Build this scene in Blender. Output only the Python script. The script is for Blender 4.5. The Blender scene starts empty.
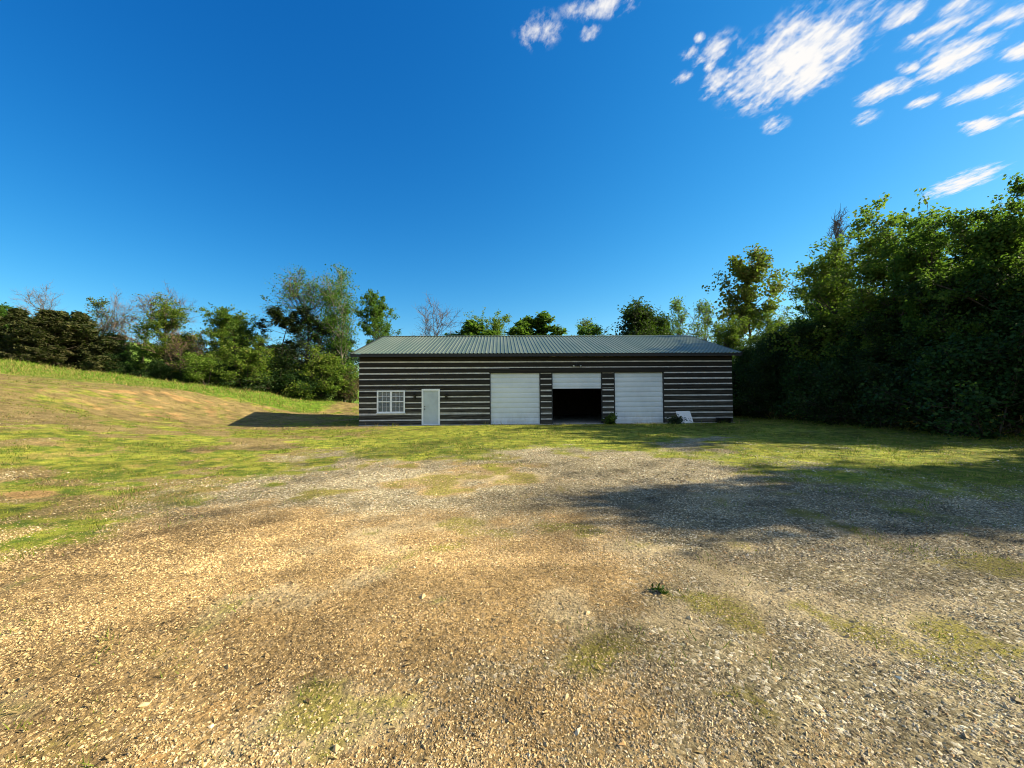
import bpy, math, random
import numpy as np
from math import radians, sin, cos, pi
from mathutils import Matrix, Vector

S = bpy.context.scene
C = S.collection
RNG = np.random.default_rng(7)

# ------------------------------------------------------------------ camera
F, CAMH = 390.0, 1.83
TH = math.atan(12 / 390); PH = math.atan(12 / 390); RO = -radians(.38)
cam = bpy.data.cameras.new('camera')
cam.sensor_width = 36.0
cam.lens = F * 36 / 1024
cam.clip_start = .05
cam.clip_end = 3000
camo = bpy.data.objects.new('camera', cam)
C.objects.link(camo)
CR = (Matrix.Rotation(-TH, 3, 'Z') @ Matrix.Rotation(pi / 2 + PH, 3, 'X') @ Matrix.Rotation(RO, 3, 'Z'))
camo.matrix_world = Matrix.Translation((0, 0, CAMH)) @ CR.to_4x4()
S.camera = camo

def ray(px, py):
    return CR @ Vector(((px - 512) / F, (384 - py) / F, -1.0))

def at(px, py, Y):
    d = ray(px, py)
    return Vector((0, 0, CAMH)) + d * (Y / d.y)

# ------------------------------------------------------------------ light
SUN_EL, SUN_AZ = radians(31), radians(89.0)     # azimuth clockwise from +Y
S.view_settings.view_transform = 'Standard'
S.view_settings.look = 'None'
S.view_settings.gamma = 1
S.view_settings.exposure = 1.35
sun = bpy.data.lights.new('sun', 'SUN')
sun.energy = 4.9
sun.angle = radians(.5)
sun.color = (1.0, .87, .62)
S.cycles.filter_width = 1.0
suno = bpy.data.objects.new('sun', sun)
C.objects.link(suno)
sd = Vector((sin(SUN_AZ) * cos(SUN_EL), cos(SUN_AZ) * cos(SUN_EL), sin(SUN_EL)))
suno.rotation_euler = (-sd).to_track_quat('-Z', 'Y').to_euler()
suno.location = sd * 60

# ------------------------------------------------------------------ world: sky with a few clouds
SKY_K = .07
EXPK = SKY_K * 2 ** S.view_settings.exposure
W = bpy.data.worlds.new('World')
S.world = W
W.use_nodes = True
nt = W.node_tree
nt.nodes.clear()

class G:
    """tiny node-graph helper"""
    def __init__(s, tree): s.t = tree
    def n(s, typ, **kw):
        nd = s.t.nodes.new(typ)
        for k, v in kw.items():
            if k.startswith('i_'): nd.inputs[int(k[2:])].default_value = v
            else: setattr(nd, k, v)
        return nd
    def l(s, a, b): s.t.links.new(a, b)
    def put(s, nd, i, v):
        if hasattr(v, 'is_output'): s.l(v, nd.inputs[i])
        else: nd.inputs[i].default_value = v
    def m(s, op, a, b=0.0, clamp=False):
        nd = s.n('ShaderNodeMath', operation=op, use_clamp=clamp)
        s.put(nd, 0, a); s.put(nd, 1, b)
        return nd.outputs[0]
    def mix(s, f, a, b, blend='MIX'):
        nd = s.n('ShaderNodeMix', data_type='RGBA', blend_type=blend)
        s.put(nd, 0, f)
        for i, v in ((6, a), (7, b)):
            if hasattr(v, 'is_output'): s.l(v, nd.inputs[i])
            else: nd.inputs[i].default_value = (*v, 1)
        return nd.outputs[2]
    def noise(s, vec, scale, detail=4, rough=.55, dist=0.0):
        nd = s.n('ShaderNodeTexNoise')
        s.l(vec, nd.inputs['Vector'])
        nd.inputs['Scale'].default_value = scale
        nd.inputs['Detail'].default_value = detail
        nd.inputs['Roughness'].default_value = rough
        nd.inputs['Distortion'].default_value = dist
        return nd.outputs[0]
    def ss(s, v, a, b, lo=0.0, hi=1.0):
        nd = s.n('ShaderNodeMapRange', interpolation_type='SMOOTHSTEP')
        s.put(nd, 0, v); nd.inputs[1].default_value = a; nd.inputs[2].default_value = b
        nd.inputs[3].default_value = lo; nd.inputs[4].default_value = hi
        return nd.outputs[0]

g = G(nt)
sky = g.n('ShaderNodeTexSky', sky_type='NISHITA', sun_disc=False, sun_elevation=SUN_EL, sun_rotation=SUN_AZ,
          altitude=300, air_density=1.0, dust_density=.25, ozone_density=3.0)
hs = g.n('ShaderNodeHueSaturation')
hs.inputs['Saturation'].default_value = 1.32
hs.inputs['Value'].default_value = 1.0
g.l(sky.outputs[0], hs.inputs['Color'])
tc = g.n('ShaderNodeTexCoord')
sep = g.n('ShaderNodeSeparateXYZ')
g.l(tc.outputs['Generated'], sep.inputs[0])
zc = g.m('MAXIMUM', sep.outputs[2], .02)
comb = g.n('ShaderNodeCombineXYZ')
g.l(g.m('DIVIDE', sep.outputs[0], zc), comb.inputs[0])
g.l(g.m('DIVIDE', sep.outputs[1], zc), comb.inputs[1])
uv = comb.outputs[0]

def sky_uv(px, py):
    d = ray(px, py)
    return np.array([d.x / d.z, d.y / d.z])

# clouds: soft ellipses on a high flat layer, each from end to end, half width given in the same direction units
CL = [((742, 112), (870, -10), 34, 1.0), ((768, 100), (850, 52), 15, .95), ((518, 44), (562, 18), 16, .5), ((562, 12), (650, -4), 13, .62),
      ((580, 40), (600, 26), 7, .6),
      ((694, 60), (742, 36), 12, .55), ((700, 92), (740, 72), 12, .6), ((854, 101), (918, 82), 8, .9), ((882, 30), (925, -2), 11, .7),
      ((908, 80), (1004, 34), 14, .9), ((942, 103), (1030, 74), 8, .85), ((960, 134), (1010, 115), 6, .9), ((930, 200), (1000, 162), 9, 1.0),
      ((900, 44), (990, 12), 12, .55), ((1000, 62), (1040, 40), 9, .7), ((850, 124), (882, 112), 6, .45), ((935, 20), (985, -8), 10, .65),
      ((985, 30), (1040, 0), 10, .6), ((760, 130), (790, 118), 8, .5), ((905, 108), (940, 96), 6, .6),
      ((1050, 120), (1200, 20), 30, .8), ((700, -40), (900, -160), 50, .9), ((1100, 220), (1250, 150), 20, .7)]
rc_ = random.Random(12)
for _ in range(16):
    cx_, cy_ = rc_.choice(((rc_.uniform(680, 760), rc_.uniform(30, 100)), (rc_.uniform(880, 1030), rc_.uniform(0, 130))))
    l_ = rc_.uniform(6, 16)
    CL.append(((cx_ - l_, cy_ + l_ * .55), (cx_ + l_, cy_ - l_ * .55), rc_.uniform(4, 7), rc_.uniform(.45, .7)))
acc = None
for a, b, hw, st in CL:
    A, B = sky_uv(*a), sky_uv(*b)
    mid = (A + B) / 2
    ax = (B - A) / 2
    ang = math.atan2(ax[1], ax[0])
    ctr = ((a[0] + b[0]) / 2, (a[1] + b[1]) / 2)
    ln = math.hypot(b[0] - a[0], b[1] - a[1])
    nx, ny = -(b[1] - a[1]) / ln, (b[0] - a[0]) / ln
    wd = sky_uv(ctr[0] + nx * hw, ctr[1] + ny * hw) - mid
    perp = abs(-sin(ang) * wd[0] + cos(ang) * wd[1])
    mp = g.n('ShaderNodeMapping', vector_type='TEXTURE')
    g.l(uv, mp.inputs[0])
    mp.inputs['Location'].default_value = (*mid, 0)
    mp.inputs['Rotation'].default_value = (0, 0, ang)
    mp.inputs['Scale'].default_value = (np.linalg.norm(ax) * 1.25, max(perp, .01) * 1.5, 1)
    vl = g.n('ShaderNodeVectorMath', operation='LENGTH')
    g.l(mp.outputs[0], vl.inputs[0])
    v = g.m('MULTIPLY', g.m('SUBTRACT', 1.0, vl.outputs['Value'], True), min(1.0, st + .12))
    acc = v if acc is None else g.m('MAXIMUM', acc, v)
_a = sky_uv(742, 112); _b = sky_uv(870, -10)
mps = g.n('ShaderNodeMapping', vector_type='TEXTURE'); g.l(uv, mps.inputs[0])
mps.inputs['Rotation'].default_value = (0, 0, math.atan2(_b[1] - _a[1], _b[0] - _a[0])); mps.inputs['Scale'].default_value = (1.5, 1, 1)
n1 = g.noise(mps.outputs[0], 21.0, 7, .6, .15)
n2 = g.noise(mps.outputs[0], 52.0, 3, .5, .1)
nz = g.m('ADD', g.m('MULTIPLY', g.m('SUBTRACT', n1, .5), 2.9), g.m('MULTIPLY', g.m('SUBTRACT', n2, .5), 1.0))
dens = g.m('ADD', g.m('MULTIPLY', acc, 1.6), nz)
cloud = g.m('MULTIPLY', g.ss(dens, .10, 1.45), g.ss(acc, .0, .30))
# grade of the clear sky (deeper red fall-off, fuller blue), a little brighter towards the sun's side
sc_ = g.n('ShaderNodeSeparateColor'); g.l(hs.outputs[0], sc_.inputs[0])
cc_ = g.n('ShaderNodeCombineColor')
side = [g.ss(sep.outputs[0], -.9, .6, 1.0, v) for v in (1.9, 1.32, 1.13)]
for i_, (a_, p_) in enumerate(((1.15, 1.35), (1.12, 1.02), (1.08, .76))):
    v_ = g.m('MULTIPLY', g.m('POWER', g.m('MULTIPLY', sc_.outputs[i_], .143), p_), a_ / EXPK)
    g.l(g.m('MULTIPLY', v_, side[i_]), cc_.inputs[i_])
CLOUDC = tuple(v / EXPK for v in (1.0, .98, .96))
colr = g.mix(cloud, cc_.outputs[0], CLOUDC)
# unseen clouds added overhead and behind the viewer, white fill for the shaded sides
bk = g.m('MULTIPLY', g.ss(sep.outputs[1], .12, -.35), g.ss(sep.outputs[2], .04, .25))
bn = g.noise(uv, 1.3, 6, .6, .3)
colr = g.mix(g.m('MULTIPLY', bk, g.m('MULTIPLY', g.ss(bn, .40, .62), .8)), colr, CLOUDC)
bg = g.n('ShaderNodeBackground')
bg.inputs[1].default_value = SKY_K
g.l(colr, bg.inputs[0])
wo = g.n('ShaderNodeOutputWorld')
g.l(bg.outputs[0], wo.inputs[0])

# ------------------------------------------------------------------ numeric helpers
def sst(a, b, v):
    t = np.clip((np.asarray(v, float) - a) / (b - a), 0, 1)
    return t * t * (3 - 2 * t)

def _h(ix, iy, seed):
    n = (ix.astype(np.int64) * 374761393 + iy.astype(np.int64) * 668265263 + seed * 1274126177) & 0xffffffff
    n = ((n ^ (n >> 13)) * 1274126177) & 0xffffffff
    return ((n ^ (n >> 16)) & 0xffff) / 65535.0

def vnoise(x, y, sc, seed=0):
    x = np.asarray(x, float) * sc; y = np.asarray(y, float) * sc
    ix, iy = np.floor(x), np.floor(y)
    fx, fy = x - ix, y - iy
    fx, fy = fx * fx * (3 - 2 * fx), fy * fy * (3 - 2 * fy)
    a, b = _h(ix, iy, seed), _h(ix + 1, iy, seed)
    c, d = _h(ix, iy + 1, seed), _h(ix + 1, iy + 1, seed)
    return (a * (1 - fx) + b * fx) * (1 - fy) + (c * (1 - fx) + d * fx) * fy

def fbm(x, y, sc, seed=0, o=4):
    s, a, t = 0, 1, 0
    for i in range(o):
        s = s + a * vnoise(x, y, sc * 2 ** i, seed + i * 17)
        t += a; a *= .5
    return s / t                                  # 0..1, mean .5

def crest_y(x):
    return 42 + (x + 15) * .545

def ground_z(x, y):
    x = np.asarray(x, float); y = np.asarray(y, float)
    z = .12 * sst(4, 21, y)
    k = 1.6
    u = -x - 9.4
    hill = .165 * (np.logaddexp(0, u / k) * k)
    bank = .38 * np.logaddexp(0, (-x - 16.8) / 1.2) * 1.2
    pad = sst(15, 20, y) * (1 - sst(36, 42.5, y))
    hill = hill * (1 - pad) + np.minimum(hill, bank) * pad
    hill = hill * sst(-14, 8, y)
    z = z + hill
    over = np.maximum(0, y - crest_y(x))
    z = z - np.minimum(over * .07, 3.0) * sst(-9, -14, x)
    z = z + (fbm(x, y, .35, 3, 3) - .5) * .10 * (1 + sst(-8, -14, x)) * (1 - sst(19.5, 21.5, y) * (1 - sst(36, 38, y)) * sst(-14, -11, x) * (1 - sst(16, 18, x)))
    z = z + (fbm(x, y, 1.6, 5, 3) - .5) * .035 * (1 - sst(19.5, 22.5, y))
    return z

def tone(x, y):
    """lighter packed dust and darker damp dirt, drawn out a little along the way cars drive"""
    u, v = x * .80 + y * .60, -x * .60 + y * .80
    a = fbm(u * .55, v * 1.3, .8, 131, 4) - .5
    b_ = fbm(x, y, 3.4, 151, 3) - .5
    c = fbm(x, y, .33, 171, 3) - .5
    far = 1 - .75 * sst(-9, -13, x)
    return np.clip(1.07 + far * a * 1.35 + b_ * (1.0 + .5 * (1 - far)) + far * c * .6, .38, 1.6)

def ell(x, y, cx, cy, rx, ry, ang=0):
    c, s = cos(ang), sin(ang)
    dx, dy = x - cx, y - cy
    u, v = (dx * c + dy * s) / rx, (-dx * s + dy * c) / ry
    return np.clip(1 - np.sqrt(u * u + v * v), 0, 1)

def seg(x, y, ax, ay, bx, by, w):
    dx, dy = bx - ax, by - ay
    t = np.clip(((x - ax) * dx + (y - ay) * dy) / (dx * dx + dy * dy), 0, 1)
    d = np.hypot(x - ax - t * dx, y - ay - t * dy)
    return np.clip(1 - d / w, 0, 1)

def gp(px, py):                                   # ground point seen at a pixel, for the flat part of the yard
    d = ray(px, py)
    t = -(CAMH - .03) / d.z
    return d.x * t, d.y * t

def masks(x, y):
    """what covers the yard: grass, sand, moss, straw, orange soil, tan dirt (0..1 each)"""
    n = fbm(x, y, .5, 11, 4) - .5
    n2 = fbm(x, y, 1.7, 23, 4) - .5
    front = np.maximum(sst(9.6, 15.0, y + n * 8 + n2 * 3), sst(13, 15.5, y + n * 3) * sst(3, 6, x))
    left = sst(3.0, 6.6, -x + n * 6 + n2 * 4) * sst(3.6, 6.4, y + n * 3 + n2 * 1.5)
    right = sst(4.6, 8.5, x + n * 5 + n2 * 2) * (.6 * sst(3.5, 5.0, y + n * 2) + .4 * sst(7.6, 9.6, y + n * 2))
    grass = np.maximum(np.maximum(front, left), right)
    patches = .55 + 1.1 * n + .9 * n2
    cy = crest_y(x)
    lw = 3.4 + np.clip(-x - 15, 0, 24) * .34
    lush = sst(lw + 4.5, lw, cy - y + n * 4) * sst(-15, -19, x)
    hillz = sst(-11.5, -15, x + n * 4)
    n3 = fbm(x, y * 1.6, .22, 91, 4) - .5
    straw = np.clip(hillz * (1 - lush) * (.42 + n * 2.2 + n2 * 2.4 + n3 * 1.6), 0, 1)
    midgreen = sst(-.02, .16, n + .9 * n2 + .05) * left
    straw = np.clip(np.maximum(straw, left * (1 - midgreen) * .75), 0, 1)
    soil = np.clip(sst(-16.3, -17.6, x + n2 * 2) * sst(-25, -21, x + n * 5) * sst(17, 21, y) * (1 - sst(30, 35, y)) * (.10 + 2.6 * n2 + n * .8), 0, 1)
    soil = np.maximum(soil, np.clip(sst(.14, .30, fbm(x, y, .9, 41, 3) - .5) * sst(-3, -6, x) * .45, 0, 1))
    for p, r in (((208, 708), .14), ((252, 706), .10), ((145, 765), .2), ((30, 500), .6)):
        soil = np.maximum(soil, .9 * sst(.1, .6, ell(x, y, *gp(*p), r, r * .7) + n2 * .5))
    sand = np.zeros_like(x)
    for p, rx, ry, a in (((380, 548), .55, .8, .5), ((330, 580), .6, .5, .4), ((480, 478), 1.6, .6, .1), ((700, 565), .55, .5, -.2),
                         ((790, 595), .9, .4, -.15), ((960, 600), .9, .4, -.2), ((620, 548), .5, .9, .2), ((420, 525), .9, .5, .3),
                         ((250, 490), 1.4, .5, .1), ((660, 610), .35, .3, 0), ((560, 600), .4, .4, 0), ((870, 640), .4, .25, 0), ((540, 440), 1.6, .8, 0)):
        sand = np.maximum(sand, sst(.05, .6, ell(x, y, *gp(*p), rx * 1.3, ry * 1.2, a) + n2 * 2.6 + n * .8) * .62)
    moss = np.zeros_like(x)
    for a, b, w in (((660, 585), (745, 622), .16), ((850, 622), (950, 662), .20), ((690, 590), (735, 606), .2), ((960, 632), (1040, 650), .25), ((480, 520), (560, 560), .4),
                    ((450, 516), (470, 530), .4), ((800, 600), (860, 626), .15), ((930, 560), (1030, 568), .5), ((270, 500), (310, 494), .5), ((390, 560), (470, 540), .3),
                    ((540, 520), (600, 530), .6), ((740, 690), (830, 768), .12), ((560, 690), (650, 640), .25), ((100, 640), (170, 660), .3), ((60, 740), (130, 720), .3)):
        moss = np.maximum(moss, sst(.25, 1.2, seg(x, y, *gp(*a), *gp(*b), w * 1.5) + n2 * 3.6 + n * 1.0) * (.75 if b[0] > 600 or a[1] < 580 else .55))
    moss = np.maximum(moss, sst(.06, .26, n2 + n * .7) * sst(3.6, 7, y) * .75)
    tan = sst(3.2, -2.8, x - (y - 2) * .12 + n * 5 + n2 * 3) * sst(7.5, 4.0, y + n * 3 + n2 * 2)
    tan = np.maximum(tan, sst(3.0, 1.6, y + n2 * 3) * sst(2.2, .0, x + n2 * 2) * .7)
    tan = np.maximum(tan, sst(-.02, .2, n + n2 * .8) * sst(6, 0, x) * .65)
    grass = np.clip(grass * np.clip(patches + .45, 0, 1), 0, 1)
    return dict(grass=grass, lush=lush, straw=straw, soil=np.clip(soil, 0, 1), sand=np.clip(sand, 0, 1) * (1 - grass * .7), moss=np.clip(moss, 0, 1),
                tan=np.clip(tan, 0, 1), front=front)

# ------------------------------------------------------------------ object helpers
def tag(o, label=None, cat=None, group=None, kind=None):
    if label: o['label'] = label
    if cat: o['category'] = cat
    if group: o['group'] = group
    if kind: o['kind'] = kind
    return o

def link(name, data, parent=None):
    o = bpy.data.objects.new(name, data)
    C.objects.link(o)
    if parent is not None: o.parent = parent
    return o

def np_mesh(name, V, faces, nside, mats, cols=None, mat_idx=None, smooth=False):
    """V (n,3), faces (m,nside) int"""
    me = bpy.data.meshes.new(name)
    V = np.ascontiguousarray(V, np.float32); faces = np.ascontiguousarray(faces, np.int32)
    me.vertices.add(len(V)); me.vertices.foreach_set('co', V.ravel())
    me.loops.add(faces.size); me.loops.foreach_set('vertex_index', faces.ravel())
    me.polygons.add(len(faces))
    me.polygons.foreach_set('loop_start', np.arange(0, faces.size, nside, dtype=np.int32))
    me.polygons.foreach_set('loop_total', np.full(len(faces), nside, np.int32))
    if mat_idx is not None: me.polygons.foreach_set('material_index', np.ascontiguousarray(mat_idx, np.int32))
    me.polygons.foreach_set('use_smooth', np.full(len(faces), smooth, bool))
    me.update(calc_edges=True)
    if cols is not None:
        at_ = me.attributes.new('tint', 'FLOAT_COLOR', 'POINT')
        at_.data.foreach_set('color', np.ascontiguousarray(np.c_[cols, np.ones(len(cols))], np.float32).ravel())
    for m in (mats if isinstance(mats, (list, tuple)) else [mats]): me.materials.append(m)
    return me

class MB:
    """collects boxes, prisms and tubes and links them as one mesh"""
    def __init__(s): s.v = []; s.f = []; s.mi = []
    def add(s, vs, fs, mi=0):
        b = len(s.v)
        s.v += [tuple(p) for p in vs]
        s.f += [tuple(b + i for i in f) for f in fs]
        s.mi += [mi] * len(fs)
        return s
    def box(s, x0, x1, y0, y1, z0, z1, mi=0, M=None):
        vs = [Vector((x, y, z)) for x in (x0, x1) for y in (y0, y1) for z in (z0, z1)]
        if M is not None: vs = [M @ v for v in vs]
        return s.add(vs, [(0, 1, 3, 2), (4, 6, 7, 5), (0, 4, 5, 1), (2, 3, 7, 6), (0, 2, 6, 4), (1, 5, 7, 3)], mi)
    def prism(s, prof, a0, a1, axis, mi=0):
        """closed profile [(p,q)] extruded along axis; for 'x' (p,q)=(y,z), for 'y' (p,q)=(x,z)"""
        n = len(prof)
        mk = (lambda a, p, q: (a, p, q)) if axis == 'x' else (lambda a, p, q: (p, a, q))
        vs = [mk(a0, p, q) for p, q in prof] + [mk(a1, p, q) for p, q in prof]
        fs = [(i, (i + 1) % n, n + (i + 1) % n, n + i) for i in range(n)] + [tuple(range(n))[::-1], tuple(range(n, 2 * n))]
        return s.add(vs, fs, mi)
    def tube(s, pts, rad, sides=8, mi=0):
        pts = [Vector(p) for p in pts]
        rad = rad if isinstance(rad, (list, tuple)) else [rad] * len(pts)
        vs, fs = [], []
        for i, p in enumerate(pts):
            t = (pts[min(i + 1, len(pts) - 1)] - pts[max(i - 1, 0)]).normalized()
            u = t.cross(Vector((0, 0, 1)) if abs(t.z) < .9 else Vector((1, 0, 0))).normalized()
            w = t.cross(u)
            vs += [p + (u * cos(2 * pi * k / sides) + w * sin(2 * pi * k / sides)) * rad[i] for k in range(sides)]
        for i in range(len(pts) - 1):
            for k in range(sides):
                a, b = i * sides + k, i * sides + (k + 1) % sides
                fs.append((a, b, b + sides, a + sides))
        fs += [tuple(range(sides))[::-1], tuple(range((len(pts) - 1) * sides, len(pts) * sides))]
        return s.add(vs, fs, mi)
    def build(s, name, mats, parent=None, smooth=False):
        import bmesh
        me = bpy.data.meshes.new(name)
        me.from_pydata(s.v, [], s.f)
        for m in (mats if isinstance(mats, (list, tuple)) else [mats]): me.materials.append(m)
        me.polygons.foreach_set('material_index', s.mi)
        bm = bmesh.new(); bm.from_mesh(me)
        bmesh.ops.recalc_face_normals(bm, faces=bm.faces)
        bm.to_mesh(me); bm.free()
        me.polygons.foreach_set('use_smooth', [smooth] * len(me.polygons))
        return link(name, me, parent)

# ------------------------------------------------------------------ materials
def mat(name):
    m = bpy.data.materials.new(name)
    m.use_nodes = True
    t = m.node_tree
    b = t.nodes['Principled BSDF']
    return m, G(t), b

def plain(name, col, rough=.6, metal=0.0, var=.12, scale=6.0, bump=0.0, stretch=None, spec=.5):
    m, q, b = mat(name)
    tcn = q.n('ShaderNodeTexCoord')
    vec = tcn.outputs['Object']
    if stretch:
        mp = q.n('ShaderNodeMapping'); q.l(vec, mp.inputs[0]); mp.inputs['Scale'].default_value = stretch
        vec = mp.outputs[0]
    nz_ = q.noise(vec, scale, 6, .6)
    lo = tuple(c * (1 - var * 2) for c in col); hi = tuple(min(1, c * (1 + var * 2)) for c in col)
    q.l(q.mix(q.ss(nz_, .25, .75), lo, hi), b.inputs['Base Color'])
    b.inputs['Roughness'].default_value = rough
    b.inputs['Metallic'].default_value = metal
    b.inputs['Specular IOR Level'].default_value = spec
    if bump:
        bp = q.n('ShaderNodeBump'); bp.inputs['Strength'].default_value = bump; bp.inputs['Distance'].default_value = .02
        q.l(nz_, bp.inputs['Height']); q.l(bp.outputs[0], b.inputs['Normal'])
    return m

def tinted(name, rough=.9, transl=0.0, spec=.2):
    """colour comes from the mesh's own per-piece tint"""
    m, q, b = mat(name)
    a = q.n('ShaderNodeAttribute', attribute_name='tint')
    q.l(a.outputs['Color'], b.inputs['Base Color'])
    b.inputs['Roughness'].default_value = rough
    b.inputs['Specular IOR Level'].default_value = spec
    if transl:
        tr = q.n('ShaderNodeBsdfTranslucent'); q.l(a.outputs['Color'], tr.inputs[0])
        mx = q.n('ShaderNodeMixShader'); mx.inputs[0].default_value = transl
        q.l(b.outputs[0], mx.inputs[1]); q.l(tr.outputs[0], mx.inputs[2])
        q.l(mx.outputs[0], q.t.nodes['Material Output'].inputs[0])
    return m

def leafmat(name, a, b_, c, transl=.35):
    m, q, b = mat(name)
    ge = q.n('ShaderNodeNewGeometry')
    oi = q.n('ShaderNodeObjectInfo')
    r = ge.outputs['Random Per Island']
    col = q.mix(q.ss(r, .0, .6), a, b_)
    col = q.mix(q.ss(r, .72, 1.0), col, c)
    h = q.n('ShaderNodeHueSaturation')
    q.l(col, h.inputs['Color'])
    q.l(q.m('ADD', q.m('MULTIPLY', oi.outputs['Random'], .035), .4825), h.inputs['Hue'])
    q.l(q.m('ADD', q.m('MULTIPLY', oi.outputs['Random'], .4), .8), h.inputs['Value'])
    q.l(h.outputs[0], b.inputs['Base Color'])
    b.inputs['Roughness'].default_value = .7
    b.inputs['Specular IOR Level'].default_value = .15
    tr = q.n('ShaderNodeBsdfTranslucent')
    q.l(q.mix(.5, h.outputs[0], (.17, .34, .025), 'MIX'), tr.inputs[0])
    mx = q.n('ShaderNodeMixShader'); mx.inputs[0].default_value = transl
    q.l(b.outputs[0], mx.inputs[1]); q.l(tr.outputs[0], mx.inputs[2])
    q.l(mx.outputs[0], q.t.nodes['Material Output'].inputs[0])
    return m

M = {}
M['bark'] = plain('bark', (.075, .06, .045), .95, var=.25, scale=9, bump=.6, stretch=(1, 1, .25), spec=.1)
M['pale_bark'] = plain('pale_bark', (.20, .18, .14), .95, var=.25, scale=9, stretch=(1, 1, .4), spec=.1)
M['twig'] = plain('twig', (.13, .105, .085), .95, var=.2, scale=3, spec=.1)
M['red_twig'] = plain('red_twig', (.13, .09, .065), .95, var=.2, scale=3, spec=.1)
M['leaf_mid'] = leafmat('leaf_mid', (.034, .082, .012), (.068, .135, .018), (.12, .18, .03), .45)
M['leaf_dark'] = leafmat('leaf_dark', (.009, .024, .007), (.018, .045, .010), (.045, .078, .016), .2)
M['leaf_yellow'] = leafmat('leaf_yellow', (.085, .15, .018), (.125, .185, .025), (.19, .21, .04), .45)
M['leaf_gold'] = leafmat('leaf_gold', (.09, .12, .02), (.14, .15, .025), (.17, .12, .03), .4)
M['leaf_olive'] = leafmat('leaf_olive', (.024, .030, .010), (.045, .05, .016), (.09, .085, .03), .15)
M['leaf_pine'] = leafmat('leaf_pine', (.016, .032, .018), (.026, .045, .022), (.04, .05, .02), .1)
M['stone'] = tinted('stone', .92, spec=.25)
M['blade'] = tinted('blade', .7, .3)
M['chaff'] = tinted('chaff', .9, .1)
M['white_paint'] = plain('white_paint', (.84, .85, .84), .45, var=.03, scale=4)
M['white_board'] = plain('white_board', (.93, .93, .92), .35, var=.02, scale=3)
M['concrete'] = plain('concrete', (.42, .39, .33), .9, var=.12, scale=5, bump=.3)
M['black_plastic'] = plain('black_plastic', (.012, .012, .013), .5, var=.2)
M['black_metal'] = plain('black_metal', (.018, .017, .016), .4, .3, var=.2)
M['fascia'] = plain('fascia', (.010, .011, .011), .6, .0, var=.15)
M['door_paint'] = plain('door_paint', (.50, .55, .56), .45, var=.05, scale=2)
M['rafters'] = plain('rafters', (.06, .04, .025), .9, var=.2)
M['interior'] = plain('interior', (.05, .04, .03), .95, var=.2)
M['scuff'] = plain('scuff', (.10, .10, .10), .8)
M['brass'] = plain('brass', (.25, .18, .07), .35, .8)
M['bulb'] = plain('bulb', (.6, .6, .58), .2)

# log siding: each log its own shade, long grain, paler weathered lower courses
m, q, b = mat('log_wood'); M['log'] = m
tcn = q.n('ShaderNodeTexCoord'); ge = q.n('ShaderNodeNewGeometry')
mp = q.n('ShaderNodeMapping'); q.l(tcn.outputs['Object'], mp.inputs[0]); mp.inputs['Scale'].default_value = (.35, 2, 9)
gr = q.noise(mp.outputs[0], 3.0, 7, .65)
sp = q.n('ShaderNodeSeparateXYZ'); q.l(tcn.outputs['Object'], sp.inputs[0])
wear = q.m('MULTIPLY', q.ss(sp.outputs[2], 2.9, .2), q.ss(gr, .3, .75))
c1 = q.mix(q.ss(gr, .3, .7), (.010, .009, .0075), (.042, .037, .029))
c1 = q.mix(q.m('MULTIPLY', ge.outputs['Random Per Island'], .5), c1, (.034, .031, .025))
c1 = q.mix(q.m('MULTIPLY', wear, .75), c1, (.15, .14, .105))
q.l(c1, b.inputs['Base Color']); b.inputs['Roughness'].default_value = .85; b.inputs['Specular IOR Level'].default_value = .2
bp = q.n('ShaderNodeBump'); bp.inputs['Strength'].default_value = .5; bp.inputs['Distance'].default_value = .02
q.l(gr, bp.inputs['Height']); q.l(bp.outputs[0], b.inputs['Normal'])

m, q, b = mat('chinking_mortar'); M['chink'] = m
tcn = q.n('ShaderNodeTexCoord')
gr = q.noise(tcn.outputs['Object'], 2.5, 6, .65)
q.l(q.mix(q.ss(gr, .3, .7), (.48, .45, .41), (.72, .69, .64)), b.inputs['Base Color']); b.inputs['Roughness'].default_value = .9

# painted ribbed steel roof
m, q, b = mat('green_steel'); M['roof'] = m
tcn = q.n('ShaderNodeTexCoord')
mp = q.n('ShaderNodeMapping'); q.l(tcn.outputs['Object'], mp.inputs[0]); mp.inputs['Scale'].default_value = (1.0, .15, .15)
gr = q.noise(mp.outputs[0], 1.1, 4, .6)
g2 = q.noise(tcn.outputs['Object'], 5, 5, .6)
cc = q.mix(q.ss(gr, .35, .65), (.092, .125, .078), (.13, .158, .103))
q.l(q.mix(q.m('MULTIPLY', q.ss(g2, .5, .8), .35), cc, (.17, .18, .135)), b.inputs['Base Color'])
b.inputs['Metallic'].default_value = .15; b.inputs['Roughness'].default_value = .42

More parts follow.
